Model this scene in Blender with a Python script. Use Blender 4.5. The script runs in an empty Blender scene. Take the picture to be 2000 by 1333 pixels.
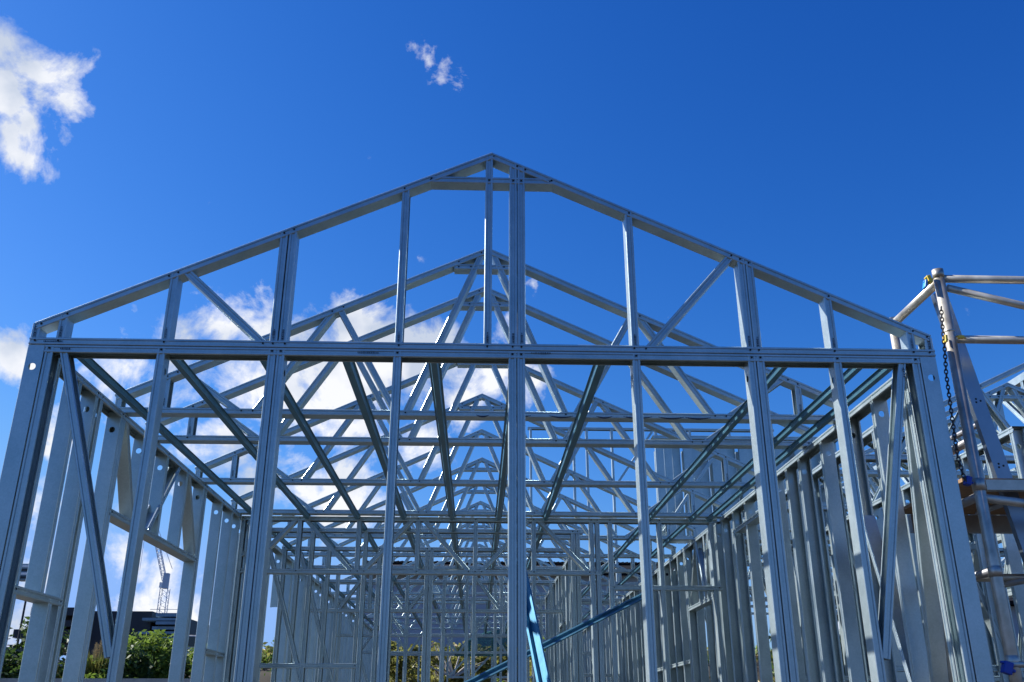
import bpy, math, random
from mathutils import Vector, Matrix, noise
R = math.radians
random.seed(7)
S = bpy.context.scene
COL = S.collection
H = 1.25                      # eye height above the ground

# ------------------------------------------------------------ camera
F, PITCH, YAW = 1814.0, R(22.08), R(2.1)
cam = bpy.data.objects.new('camera', bpy.data.cameras.new('camera'))
COL.objects.link(cam)
cam.location = (0, 0, H)
cam.rotation_euler = (R(90) + PITCH, 0, -YAW)
cam.data.sensor_width = 36
cam.data.lens = F / 2000 * 36
cam.data.clip_start = .05
cam.data.clip_end = 3000
S.camera = cam

def ray(px, py):
    cy, sy, cp, sp = math.cos(YAW), math.sin(YAW), math.cos(PITCH), math.sin(PITCH)
    f = Vector((sy*cp, cy*cp, sp)); r = Vector((cy, -sy, 0)); u = r.cross(f)
    return f*F + r*(px-1000) + u*(666.5-py)
def at(px, py, Y):
    d = ray(px, py)
    return d*(Y/d.y) + Vector((0, 0, H))

# ------------------------------------------------------------ sun and sky
SUN = Vector((-1.15, .36, 1.0)).normalized()
S.view_settings.view_transform = 'Standard'
S.view_settings.look = 'None'
S.view_settings.exposure = 1.0
S.view_settings.gamma = 1
sun = bpy.data.objects.new('sun', bpy.data.lights.new('sun', 'SUN'))
COL.objects.link(sun)
sun.data.energy = 5.0
sun.data.angle = R(.5)
sun.data.color = (1, .97, .92)
sun.rotation_euler = SUN.to_track_quat('Z', 'Y').to_euler()

CLOUDS = [  # px, py, radius px, strength
 (0,95,58,.72),(60,120,52,.66),(105,150,40,.56),(150,215,36,.62),(110,210,40,.60),(20,190,62,.92),(60,230,50,.8),(20,275,48,.85),(45,305,24,.55),
 (835,108,44,.13),(860,140,36,.13),(886,172,36,.15),
 (480,615,58,.75),(530,625,45,.5),(420,650,60,.8),(400,600,38,.45),(290,605,38,.35),(225,605,22,.26),(360,700,66,.6),(240,720,60,.65),(300,775,55,.4),(450,725,66,.5),(500,650,60,.8),
 (600,680,66,.75),(690,665,66,.95),(745,695,62,.9),(650,740,110,.95),(560,740,80,.85),(800,720,70,.75),(870,690,55,.7),(900,770,60,.75),(820,830,60,.5),(700,820,70,.5),(600,810,60,.6),(970,720,55,.65),(1060,740,45,.5),(960,650,40,.45),(830,500,28,.16),(1040,560,32,.08),
 (105,870,36,.7),(15,690,46,.7),(45,620,22,.28),(75,1000,40,.55),(70,1110,40,.55),(235,1075,44,.65),(250,1000,34,.4),(340,960,38,.35),(310,1185,62,.85),(225,1190,38,.6),(345,1120,32,.5),(60,1220,50,.5),(440,900,55,.8),(390,890,40,.6),(480,960,55,.7),(590,950,55,.6),(680,960,65,.95),(735,985,50,.6),(640,1060,50,.3),(480,1080,50,.4),
]
w = bpy.data.worlds.new('World'); S.world = w; w.use_nodes = True
nt = w.node_tree; N = nt.nodes; L = nt.links; N.clear()
def wn(t, **k):
    n = N.new(t)
    for a, b in k.items(): setattr(n, a, b)
    return n
def mth(op, a, b=None, c=None, clamp=False):
    n = wn('ShaderNodeMath', operation=op); n.use_clamp = clamp
    for i, v in enumerate((a, b, c)):
        if v is None: continue
        if isinstance(v, (int, float)): n.inputs[i].default_value = v
        else: L.new(v, n.inputs[i])
    return n.outputs[0]
sky = wn('ShaderNodeTexSky', sky_type='NISHITA', sun_disc=False)
sky.sun_elevation = math.asin(SUN.z)
sky.sun_rotation = math.atan2(SUN.x, SUN.y)
sky.altitude = 300; sky.air_density = 1.25; sky.dust_density = .35; sky.ozone_density = 5.0
hs = wn('ShaderNodeHueSaturation'); hs.inputs['Hue'].default_value = .5; hs.inputs['Saturation'].default_value = 1.0; hs.inputs['Value'].default_value = 1.0
# deep blue of a clear dry sky: per-channel response of the sky colour
kx = .13*2**.55
sp = wn('ShaderNodeSeparateColor'); L.new(sky.outputs[0], sp.inputs[0]); cm = wn('ShaderNodeCombineColor')
for ch_, (a_, g_, c_) in enumerate(((.84, 2.3, .62), (.58, 1.45, .90), (.80, 1.05, 1.22))):
    L.new(mth('MULTIPLY', mth('POWER', mth('SMOOTH_MIN', mth('MULTIPLY', sp.outputs[ch_], kx), c_, .15), g_), a_/kx), cm.inputs[ch_])
L.new(cm.outputs[0], hs.inputs['Color'])
tc = wn('ShaderNodeTexCoord')
n0 = wn('ShaderNodeTexNoise'); n0.inputs['Scale'].default_value = 9; n0.inputs['Detail'].default_value = 6; n0.inputs['Roughness'].default_value = .62
L.new(tc.outputs['Generated'], n0.inputs['Vector'])
sub = wn('ShaderNodeVectorMath', operation='SUBTRACT'); L.new(n0.outputs['Color'], sub.inputs[0]); sub.inputs[1].default_value = (.5, .5, .5)
scl = wn('ShaderNodeVectorMath', operation='SCALE'); L.new(sub.outputs[0], scl.inputs[0]); scl.inputs['Scale'].default_value = .10
add = wn('ShaderNodeVectorMath', operation='ADD'); L.new(tc.outputs['Generated'], add.inputs[0]); L.new(scl.outputs[0], add.inputs[1])
acc = None
for px, py, r, s in CLOUDS:
    d = ray(px, py).normalized()
    dn = wn('ShaderNodeVectorMath', operation='DISTANCE'); L.new(add.outputs[0], dn.inputs[0]); dn.inputs[1].default_value = d
    m = mth('MULTIPLY_ADD', dn.outputs['Value'], -max(s, .6)/(r/F*1.25), s)
    acc = m if acc is None else mth('SMOOTH_MAX', acc, m, .12)
n1 = wn('ShaderNodeTexNoise'); n1.inputs['Scale'].default_value = 15; n1.inputs['Detail'].default_value = 12; n1.inputs['Roughness'].default_value = .64; n1.inputs['Distortion'].default_value = .3
L.new(tc.outputs['Generated'], n1.inputs['Vector'])
dens = mth('MULTIPLY_ADD', n1.outputs['Fac'], 2.3, -1.17)
dens = mth('ADD', mth('MAXIMUM', acc, -.4), dens)
dens = mth('MULTIPLY', dens, 2.1, clamp=True)
cov = mth('SMOOTHSTEP' if False else 'POWER', dens, 1.15)
# sunlit tops and grey folds of the clouds
n2 = wn('ShaderNodeTexNoise'); n2.inputs['Scale'].default_value = 11; n2.inputs['Detail'].default_value = 7
mp = wn('ShaderNodeVectorMath', operation='ADD'); L.new(tc.outputs['Generated'], mp.inputs[0]); mp.inputs[1].default_value = (3.1, 1.7, .4)
L.new(mp.outputs[0], n2.inputs['Vector'])
rmp = wn('ShaderNodeValToRGB'); L.new(n2.outputs['Fac'], rmp.inputs[0])
rmp.color_ramp.elements[0].position = .40; rmp.color_ramp.elements[0].color = (.58, .65, .78, 1)
rmp.color_ramp.elements[1].position = .56; rmp.color_ramp.elements[1].color = (.96, .97, 1.0, 1)
cb = wn('ShaderNodeVectorMath', operation='SCALE'); L.new(rmp.outputs[0], cb.inputs[0])
SKYSTR = .095
cb.inputs['Scale'].default_value = .52/SKYSTR
mix = wn('ShaderNodeMix', data_type='RGBA')
L.new(mth('MULTIPLY', cov, .97), mix.inputs['Factor']); L.new(hs.outputs[0], mix.inputs['A']); L.new(cb.outputs[0], mix.inputs['B'])
bg = wn('ShaderNodeBackground'); bg.inputs['Strength'].default_value = SKYSTR
L.new(mix.outputs['Result'], bg.inputs['Color'])
wo = wn('ShaderNodeOutputWorld'); L.new(bg.outputs[0], wo.inputs[0])

# ------------------------------------------------------------ materials
def mat(name, col, rough=.6, metal=0.0, var=.12, scale=8, bump=0.0, rvar=0.0, col2=None, stretch=None, spec=None):
    m = bpy.data.materials.new(name); m.use_nodes = True
    t = m.node_tree; b = t.nodes['Principled BSDF']
    b.inputs['Roughness'].default_value = rough; b.inputs['Metallic'].default_value = metal
    if spec is not None: b.inputs['Specular IOR Level'].default_value = spec
    tcn = t.nodes.new('ShaderNodeTexCoord'); src = tcn.outputs['Object']
    if stretch:
        mpn = t.nodes.new('ShaderNodeMapping'); mpn.inputs['Scale'].default_value = stretch
        t.links.new(src, mpn.inputs[0]); src = mpn.outputs[0]
    nz = t.nodes.new('ShaderNodeTexNoise'); nz.inputs['Scale'].default_value = scale; nz.inputs['Detail'].default_value = 6; nz.inputs['Roughness'].default_value = .6
    t.links.new(src, nz.inputs['Vector'])
    cr = t.nodes.new('ShaderNodeValToRGB'); cr.color_ramp.elements[0].position = .3; cr.color_ramp.elements[1].position = .7
    c2 = col2 or [min(1, c*(1+var)) for c in col]; c1 = [c*(1-var) for c in col] if not col2 else col
    cr.color_ramp.elements[0].color = (*c1, 1); cr.color_ramp.elements[1].color = (*c2, 1)
    t.links.new(nz.outputs['Fac'], cr.inputs[0]); t.links.new(cr.outputs[0], b.inputs['Base Color'])
    if rvar:
        mr = t.nodes.new('ShaderNodeMapRange'); mr.inputs['To Min'].default_value = rough-rvar; mr.inputs['To Max'].default_value = rough+rvar
        t.links.new(nz.outputs['Fac'], mr.inputs['Value']); t.links.new(mr.outputs[0], b.inputs['Roughness'])
    if bump:
        bp = t.nodes.new('ShaderNodeBump'); bp.inputs['Strength'].default_value = bump; bp.inputs['Distance'].default_value = .01
        t.links.new(nz.outputs['Fac'], bp.inputs['Height']); t.links.new(bp.outputs[0], b.inputs['Normal'])
    return m
def galv_mat(name, lo, hi, metal, rough):
    """galvanised sheet: fine spangle, long roll streaks, a little dust"""
    m = bpy.data.materials.new(name); m.use_nodes = True
    t = m.node_tree; b = t.nodes['Principled BSDF']; b.inputs['Metallic'].default_value = metal
    tcn = t.nodes.new('ShaderNodeTexCoord')
    v = t.nodes.new('ShaderNodeTexVoronoi'); v.inputs['Scale'].default_value = 130
    t.links.new(tcn.outputs['Object'], v.inputs['Vector'])
    nz = t.nodes.new('ShaderNodeTexNoise'); nz.inputs['Scale'].default_value = 5; nz.inputs['Detail'].default_value = 8; nz.inputs['Roughness'].default_value = .65
    t.links.new(tcn.outputs['Object'], nz.inputs['Vector'])
    sep = t.nodes.new('ShaderNodeSeparateColor'); t.links.new(v.outputs['Color'], sep.inputs[0])
    a = t.nodes.new('ShaderNodeMath'); a.operation = 'MULTIPLY_ADD'; t.links.new(sep.outputs[0], a.inputs[0]); a.inputs[1].default_value = .16
    t.links.new(nz.outputs['Fac'], a.inputs[2])
    cr = t.nodes.new('ShaderNodeValToRGB'); cr.color_ramp.elements[0].position = .38; cr.color_ramp.elements[1].position = .85
    cr.color_ramp.elements[0].color = (*lo, 1); cr.color_ramp.elements[1].color = (*hi, 1)
    t.links.new(a.outputs[0], cr.inputs[0]); t.links.new(cr.outputs[0], b.inputs['Base Color'])
    mr = t.nodes.new('ShaderNodeMapRange'); mr.inputs['To Min'].default_value = rough-.09; mr.inputs['To Max'].default_value = rough+.12
    t.links.new(a.outputs[0], mr.inputs['Value']); t.links.new(mr.outputs[0], b.inputs['Roughness'])
    return m
M = {}
M['galv'] = galv_mat('galvanised_steel', (.35, .43, .445), (.50, .585, .605), .64, .33)
M['teal'] = galv_mat('teal_coated_steel', (.06, .17, .25), (.10, .25, .34), .45, .36)
M['blue'] = galv_mat('blue_coated_steel', (.015, .13, .24), (.025, .18, .30), .35, .38)
M['alu'] = mat('scuffed_aluminium', (.34, .31, .26), .46, .8, .12, 9, rvar=.14, col2=(.60, .57, .50))
M['alud'] = mat('dull_aluminium', (.36, .36, .37), .5, .8, .12, 10, rvar=.1)
M['beam'] = mat('bluish_beam_steel', (.20, .25, .32), .32, .85, .08, 9, rvar=.06)
M['screw'] = mat('dark_screw', (.015, .016, .02), .5, .6)
M['dark_marks'] = mat('black_print_and_arcs', (.02, .022, .04), .5)
M['yellow'] = mat('yellow_plastic', (.72, .52, .06), .5)
M['bplas'] = mat('blue_plastic', (.01, .05, .35), .5)
M['lblue'] = mat('light_blue_paint', (.02, .25, .62), .45)
M['chain'] = mat('dark_chain_steel', (.06, .06, .065), .5, .7)
M['ply'] = mat('plywood', (.25, .15, .08), .75, 0, .25, 6, stretch=(1, 8, 8))
M['rope'] = mat('tan_strap', (.42, .30, .14), .8)
M['conc'] = mat('concrete', (.06, .055, .05), .85, 0, .12, 4, bump=.2)
M['soil'] = mat('soil', (.024, .02, .014), .95, 0, .3, 1.5, bump=.5, col2=(.048, .037, .025))
M['dark'] = mat('dark_cladding', (.018, .02, .026), .6, 0, .2, 2)
M['louv'] = mat('blue_grey_louvre', (.16, .24, .31), .5, .3, .15, 2)
M['fence'] = mat('blue_grey_cladding', (.30, .33, .38), .65, 0, .06, 1)
M['roof'] = mat('dark_roof_tiles', (.010, .010, .012), .95, metal=0, var=.3, scale=6, spec=.08)
M['brick'] = mat('brown_brick', (.17, .10, .08), .85, 0, .2, 9)
M['white'] = mat('white_paint', (.75, .75, .75), .45)
M['glass'] = mat('dark_glass', (.02, .025, .03), .08)
M['rub'] = mat('black_rubber', (.02, .02, .02), .8)
M['net'] = mat('green_netting', (.03, .16, .14), .9, 0, .3, 12)
def _net():
    t = M['net'].node_tree; b = t.nodes['Principled BSDF']; b.inputs['Alpha'].default_value = .5
_net()
M['trunk'] = mat('bark', (.12, .09, .07), .9, 0, .3, 12)
M['leaf1'] = mat('leaf_mid_green', (.07, .14, .03), .45, 0, .5, 3, col2=(.17, .27, .05))
M['leaf2'] = mat('leaf_olive', (.09, .11, .025), .6, 0, .5, 2, col2=(.22, .22, .05))
M['leaf3'] = mat('leaf_dark', (.025, .05, .015), .45, 0, .5, 3, col2=(.06, .10, .025))
M['straw'] = mat('straw', (.45, .36, .20), .8, 0, .3, 3)
M['gum'] = mat('grey_driftwood', (.42, .38, .32), .8, 0, .2, 5)
def leafm(name, c1, c2):
    m = mat(name, c1, .5, 0, .5, 3, col2=c2); t = m.node_tree; b = t.nodes['Principled BSDF']
    tr_ = t.nodes.new('ShaderNodeBsdfTranslucent'); mx_ = t.nodes.new('ShaderNodeMixShader'); mx_.inputs[0].default_value = .45
    src = b.inputs['Base Color'].links[0].from_socket; t.links.new(src, tr_.inputs[0])
    t.links.new(b.outputs[0], mx_.inputs[1]); t.links.new(tr_.outputs[0], mx_.inputs[2])
    t.links.new(mx_.outputs[0], t.nodes['Material Output'].inputs[0]); return m
M['leaf1'] = leafm('leaf_mid_green', (.08, .15, .02), (.22, .30, .05))
M['leaf2'] = leafm('leaf_olive', (.13, .15, .03), (.32, .30, .08))
M['leaf3'] = leafm('leaf_dark', (.03, .07, .015), (.09, .14, .03))
M['craned'] = mat('hazed_crane_grey', (.46, .50, .56), .6)  # machinery deck grey, distance haze mixed into the base colour
M['craneg'] = mat('crane_white', (.55, .58, .62), .5)

# ------------------------------------------------------------ mesh helpers
class MB:
    def __init__(s): s.v = []; s.f = []; s.m = []
    def face(s, idx, m=0): s.f.append(idx); s.m.append(m)
    def box(s, x0, x1, y0, y1, z0, z1, m=0, mtx=None):
        b = len(s.v)
        for z in (z0, z1):
            for x, y in ((x0, y0), (x1, y0), (x1, y1), (x0, y1)):
                p = Vector((x, y, z)); s.v.append(mtx @ p if mtx else p)
        for q in ((0,3,2,1),(4,5,6,7),(0,1,5,4),(1,2,6,5),(2,3,7,6),(3,0,4,7)): s.face([b+i for i in q], m)
    def tube(s, a, b, r, n=10, m=0, r2=None, cap=True):
        a = Vector(a); b = Vector(b); t = (b-a).normalized()
        u = t.cross(Vector((0, 0, 1)));  u = u.normalized() if u.length > 1e-4 else Vector((1, 0, 0)); v = t.cross(u)
        k = len(s.v); r2 = r if r2 is None else r2
        for c, rr in ((a, r), (b, r2)):
            for i in range(n):
                an = 2*math.pi*i/n; s.v.append(c+u*math.cos(an)*rr+v*math.sin(an)*rr)
        for i in range(n): j = (i+1) % n; s.face([k+i, k+j, k+n+j, k+n+i], m)
        if cap: s.face([k+i for i in range(n)][::-1], m); s.face([k+n+i for i in range(n)], m)
    def sweep(s, prof, a, b, ex, ey, m=0, cap=True):
        """closed profile [(p,q)] extruded from a to b; p along ex, q along ey"""
        k = len(s.v); n = len(prof)
        for c in (a, b):
            for p, q in prof: s.v.append(Vector(c)+ex*p+ey*q)
        for i in range(n): j = (i+1) % n; s.face([k+i, k+j, k+n+j, k+n+i], m)
        if cap: s.face([k+i for i in range(n)][::-1], m); s.face([k+n+i for i in range(n)], m)
    def disc(s, c, nrm, r, h=.002, n=8, m=1):
        nrm = Vector(nrm); s.tube(Vector(c)-nrm*.0005, Vector(c)+nrm*h, r, n, m, r*.7)
    def build(s, name, mats, parent=None, smooth=False):
        me = bpy.data.meshes.new(name); me.from_pydata([tuple(x) for x in s.v], [], s.f)
        if not isinstance(mats, (list, tuple)): mats = [mats]
        for q in mats: me.materials.append(q)
        me.polygons.foreach_set('material_index', s.m)
        if smooth: me.polygons.foreach_set('use_smooth', [True]*len(s.f))
        me.update()
        o = bpy.data.objects.new(name, me); COL.objects.link(o)
        if parent: o.parent = parent
        return o
def tag(o, label=None, cat=None, group=None, kind=None):
    if label: o['label'] = label
    if cat: o['category'] = cat
    if group: o['group'] = group
    if kind: o['kind'] = kind
    elif label: o['kind'] = 'thing'
    return o
def thing(name, label, cat, loc=(0, 0, 0), rz=0, group=None):
    o = bpy.data.objects.new(name, None); COL.objects.link(o)
    o.location = loc; o.rotation_euler = (0, 0, rz); o.empty_display_size = .2
    return tag(o, label, cat, group)
def dup(root, loc, label, rz=None, group=None):
    r = root.copy(); COL.objects.link(r); r.location = loc; r['label'] = label
    if rz is not None: r.rotation_euler = (0, 0, rz)
    if group: r['group'] = group
    for ch in list(root.children):
        c = ch.copy(); COL.objects.link(c); c.parent = r
        for g in ch.children: d = g.copy(); COL.objects.link(d); d.parent = c
    return r

# cold-formed lipped channel lying in the local XZ plane, depth along local +Y
def mem(parent, name, a, b, flip=1, y0=0.0, d=.09, w=.040, holes=(), screws=(), material=None, lip=.011, dark_marks=(), swage=True):
    a = Vector((a[0], 0, a[1]+H)); b = Vector((b[0], 0, b[1]+H))
    t = (b-a).normalized(); n = Vector((t.z, 0, -t.x))*flip; Yv = Vector((0, 1, 0)); Ln = (b-a).length
    h = w/2; e = .0013; d2 = d; sw = .0055 if swage else .0002
    c_ = .0028
    out = [(-h, lip), (-h, c_), (-h+c_, 0), (-.009, 0), (-.006, sw), (.006, sw), (.009, 0), (h-c_, 0), (h, c_),
           (h, d2-c_), (h-c_, d2), (.009, d2), (.006, d2-sw), (-.006, d2-sw), (-.009, d2), (-h+c_, d2), (-h, d2-c_), (-h, d2-lip)]
    inn = [(-h+e, d2-lip), (-h+e, d2-e), (-.009, d2-e), (-.006, d2-sw-e), (.006, d2-sw-e), (.009, d2-e), (h-e, d2-e),
           (h-e, e), (.009, e), (.006, sw+e), (-.006, sw+e), (-.009, e), (-h+e, e), (-h+e, lip)]
    mb = MB(); prof = out+inn; P = len(prof)
    ts = [0, Ln]; rh = .018
    for hp in holes: ts += [hp-rh*1.5, hp+rh*1.5]
    ts.sort()
    for tt in ts:
        for p, q in prof: mb.v.append(a+t*tt+n*p+Yv*(q+y0))
    for k in range(len(ts)-1):
        mid = (ts[k]+ts[k+1])/2; ish = any(abs(mid-hp) < .001 for hp in holes)
        for i in range(P):
            j = (i+1) % P
            if ish and i in (8, 24): continue
            mb.face([k*P+i, k*P+j, (k+1)*P+j, (k+1)*P+i])
        if ish:
            rings = []
            for pp, (i, j) in ((h, (8, 9)), (h-e, (25, 24))):
                q0, q1 = prof[i][1], prof[j][1]; qc = d2/2
                nn = 16; base = len(mb.v)
                for s_ in range(nn):
                    an = 2*math.pi*(s_+.5)/nn
                    mb.v.append(a+t*(mid+rh*math.cos(an))+n*pp+Yv*(qc+rh*math.sin(an)+y0))
                # corner verts, in order of angle: (+t,+q) (-t,+q) (-t,-q) (+t,-q)
                c = [(k+1)*P+j, k*P+j, k*P+i, (k+1)*P+i]
                for qd in range(4):
                    v0 = [base+(qd*4+s_) % nn for s_ in range(4)]
                    mb.face(v0+[c[qd]]) if False else None
                    for s_ in range(3): mb.face([c[qd], v0[s_], v0[s_+1]])
                    mb.face([c[qd], v0[3], base+(qd*4+4) % nn, c[(qd+1) % 4]])
                rings.append(base)
            for s_ in range(16): mb.face([rings[0]+s_, rings[0]+(s_+1) % 16, rings[1]+(s_+1) % 16, rings[1]+s_])
    mb.face(list(range(P))[::-1]); mb.face([(len(ts)-1)*P+i for i in range(P)])
    for (u, v) in screws: mb.disc((u, y0, v+H), (0, -1, 0), .0055)
    for (u0, u1, v, hh) in dark_marks:     # printed batch marks: rows of tiny strokes
        rr = random.Random(int(u0*1e4)+int(v*1e4)); x = u0
        while x < u1:
            ww = rr.uniform(.003, .009)
            mb.box(x, x+ww*.6, y0-.0006, y0, v+H, v+hh*rr.uniform(.6, 1)+H, 2); x += ww
    return mb.build(name, [material or M['galv'], M['screw'], M['dark_marks']], parent)
def batch_mark(parent, u, v, length, vertical=True, y=-.0008):
    """rubbed batch printing on a flange, unreadable strokes"""
    rr = random.Random(int(u*997+v*131)); mb = MB(); s = 0
    while s < length:
        ww = rr.uniform(.004, .010); q = rr.uniform(.004, .011)
        if vertical: mb.box(u-q/2, u+q/2, y, y+.0008, v+s+H, v+s+ww*.55+H)
        else: mb.box(u+s, u+s+ww*.55, y, y+.0008, v-q/2+H, v+q/2+H)
        s += ww
    return mb.build('batch_print', M['dark_marks'], parent)

XC = .05; SL = .4633; AP = 2.921
def top(x): return AP-SL*abs(x-XC)          # outer line of the rafters
RW_ = .040; CO = RW_/2*math.sqrt(1+SL*SL)   # vertical offset of the rafter centre line

# ------------------------------------------------------------ gable truss over the front wall
FY = 4.40
ga = thing('gable_truss', 'front gable truss with upright studs standing on the front wall frame', 'roof truss', (0, FY, 0))
mem(ga, 'bottom_chord', (-2.262, 1.7535), (2.357, 1.7535), 1, 0, .09, .037,
    screws=[(x, 1.756) for x in (-2.235, -2.12, -1.595, -1.10, -1.05, -.99, -.415, .035, .165, .21, .79, .85, 1.39, 1.435, 1.83, 2.245, 2.33)])
mem(ga, 'rafter', (-2.245, top(-2.245)-CO), (XC+.0085, AP-CO+.004), 1, .001, .088,
    screws=[(x, top(x)-CO) for x in (-2.22, -2.10, -1.62, -1.575, -1.05, -1.0, -.425, -.28)])
mem(ga, 'rafter', (XC-.0085, AP-CO+.004), (2.345, top(2.345)-CO), 1, .002, .086,
    screws=[(x, top(x)-CO) for x in (.06, .19, .235, .38, .80, 1.34, 1.385, 1.43, 1.84, 2.26, 2.33)])
def up(x, flip, y0=.0035): return mem(ga, 'stud', (x, 1.757), (x, top(x)-.018), flip, y0, .09-2*y0, .040)
for x, fl in ((-2.115, 1), (-1.592, 1), (-1.050, -1), (-1.004, 1), (-.417, -1), (.036, -1), (.168, -1), (.212, 1), (.796, -1), (1.390, -1), (1.433, 1), (1.832, -1), (2.243, -1)): up(x, fl)
mem(ga, 'end_stud', (-2.242, 1.757), (-2.242, 1.85), 1, .0035, .083)
mem(ga, 'end_stud', (2.335, 1.757), (2.335, 1.84), 1, .0035, .083)
mem(ga, 'collar_tie', (-.30, 2.741), (.385, 2.741), 1, .0028, .0844, .038, screws=[(.036, 2.741), (.168, 2.741), (.212, 2.741), (-.285, 2.738), (.37, 2.738)])
mem(ga, 'diagonal_brace', (-1.545, 2.165), (-1.10, 1.758), 1, .0048, .08)
mem(ga, 'diagonal_brace', (1.335, 2.295), (.865, 1.758), -1, .0048, .08)
for x in (-2.115, -1.592, -1.050, -1.004, -.417, .036, .168, .212, .796, 1.390, 1.433, 1.832, 2.243, 2.335): batch_mark(ga, x, 1.778, .055, True, .0026)
batch_mark(ga, -2.19, 1.751, .09, False)
batch_mark(ga, -2.242, 1.778, .055, True, .0026)

# ------------------------------------------------------------ wall frames
ZB = -1.0     # underside of the bottom plates, relative to the eye
def wall(name, label, loc, rz, u0, u1, studs, ztop=1.733, plates=True, group='steel wall frames', holes=True, screws=True, gaps=(), y0=.002, zb=ZB, cat='wall frame', pend=0):
    t = thing(name, label, cat, loc, rz, group)
    mem(t, 'top_plate', (u0, ztop-.0205), (u1, ztop-.0205), -1, 0, .09, .040, screws=[(x, ztop-.018) for x in [s[0] for s in studs]] if screws else ())
    last = u0
    for g0, g1 in list(gaps)+[(u1, u1)]:
        if g0-last > .05: mem(t, 'bottom_plate', (last, zb+.02), (g0, zb+.02), 1, 0, .09, .040)
        last = g1
    for s in studs:
        x, fl = s[0], s[1]; z0 = s[2] if len(s) > 2 else zb+.012; z1 = s[3] if len(s) > 3 else ztop-.012
        hl = ()
        if holes and z1 > ztop-.1: hl = (z1-z0-.11,)
        mem(t, 'stud', (x, z0), (x, z1), fl, y0, .09-2*y0, .040, holes=hl)
    return t
def nog(t, a, b, z, y0=.0008, name='nogging', flip=1, sc=True): return mem(t, name, (a, z), (b, z), flip, y0, .09-2*y0, .040, screws=[(a+.03, z+.003), (b-.03, z+.003)] if sc else ())
def dia(t, a, b, flip=1, y0=.005, name='diagonal_brace'): return mem(t, name, a, b, flip, y0, .09-2*y0, .038)

fw = wall('wall_frame', 'front wall frame with paired studs directly below the gable truss', (0, FY, 0), 0, -2.178, 2.270,
     [(-2.155, -1), (-1.602, 1), (-1.050, -1), (-1.006, 1), (-.420, -1), (.164, -1), (.208, 1), (.797, -1), (1.393, -1), (1.438, 1), (1.838, -1), (2.247, 1)], holes=True)
dia(fw, (-2.085, 1.70), (-1.63, .25), 1); dia(fw, (2.178, 1.70), (1.872, .25), -1)
for x in (2.178,): batch_mark(fw, x-.002, 1.60, .07, True, .0038)
batch_mark(fw, -2.10, 1.712, .05, False, -.0008); batch_mark(fw, -.62, 1.712, .10, False, -.0008); batch_mark(fw, .26, 1.722, .10, False, -.0008)
# corner end studs with their broad webs towards the camera
for x0, lab in ((-2.262, 'end stud with a round hole standing at the left front corner'), (2.272, 'end stud with broad flat web standing at the right front corner')):
    t = thing('corner_stud', lab, 'corner stud', (x0, FY, 0), R(90), 'corner studs')
    # rotated so its web faces the viewer
    t.rotation_euler = (0, 0, R(90)); t.location = (x0+.082, FY+.0205, 0)
    mem(t, 'post', (0, ZB), (0, 1.730), -1, 0, .082, .041, holes=(2.73-.115,))

# side wall helper: local u is the world Y axis, depth runs to -X
def side(x, u0, u1, label, studs, **k):
    if x > 0: studs = [((q[0], 1) + tuple(q[2:])) if i % 3 != 1 else q for i, q in enumerate(studs)]   # open side of the channel towards the viewer
    return wall('wall_frame', label, (x, 0, 0), R(90), u0, u1, studs, **k)
LX, RX = -2.17, 2.345
l1 = side(LX, 4.50, 8.60, 'left side wall frame nearest the camera, with two window openings',
    [(4.53,-1),(4.58,-1),(5.10,-1),(5.17,1),(5.50,-1),(5.545,1),(5.98,-1,1.15),(6.42,-1,1.15),(6.90,-1,1.15),(7.36,-1),(7.42,1),(7.93,-1),(8.29,-1),(8.55,-1)])
nog(l1, 5.545, 7.38, 1.13, name='header_rail'); nog(l1, 4.55, 5.12, .56, name='sill_rail')
dia(l1, (5.60, 1.70), (5.95, 1.15)); dia(l1, (6.72, 1.70), (6.25, 1.15), -1); dia(l1, (6.96, 1.70), (7.33, 1.17)); nog(l1, 7.93, 8.55, .5)
nog(l1, 4.82, 5.12, .56, name='stub_rail') if False else None
mem(l1, 'stud', (4.86, .58), (4.86, 1.72), -1, .002, .086)
mem(l1, 'stud', (4.98, -.98), (4.98, .56), -1, .003, .084)
side(LX, 8.76, 12.30, 'left side wall frame directly behind the first cross wall',
    [(8.80,-1),(9.15,-1),(9.30,1),(9.75,-1),(10.0,-1),(10.6,-1,1.12),(11.2,-1),(11.25,1),(11.7,-1),(12.1,-1),(12.26,1)], screws=False)
l2 = bpy.context.scene.objects[-1] if False else None
side(LX, 12.36, 14.85, 'left side wall frame in front of the rear cross wall', [(12.4+i*.42,-1) for i in range(6)]+[(14.8,1)], screws=False)
side(LX, 15.0, 21.4, 'left side wall frame farthest from the camera', [(15.05+i*.48,-1) for i in range(14)], screws=False)
r1 = side(RX, 4.50, 8.60, 'right side wall frame nearest the camera, in dappled sun',
    [(4.58,-1),(5.02,-1),(5.42,-1),(5.47,1),(5.88,-1),(6.33,-1),(6.62,-1),(6.95,-1),(7.30,-1),(7.35,1),(7.75,-1),(8.15,-1),(8.55,-1)])
nog(r1, 7.35, 8.1, 1.52, name='stiffener_plate'); dia(r1, (4.62, 1.70), (4.98, -.95)); dia(r1, (5.05,.1),(5.40,1.1),-1)
r2 = side(RX, 8.76, 12.3, 'right side wall frame with a header over a doorway, behind the first cross wall',
    [(8.80,-1),(8.86,1),(9.12,-1),(9.3,-1,1.08),(9.65,-1,1.08),(10.18,-1),(10.25,1),(10.6,-1),(11.0,-1),(11.4,-1),(11.8,-1),(12.26,1)], screws=False)
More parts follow.
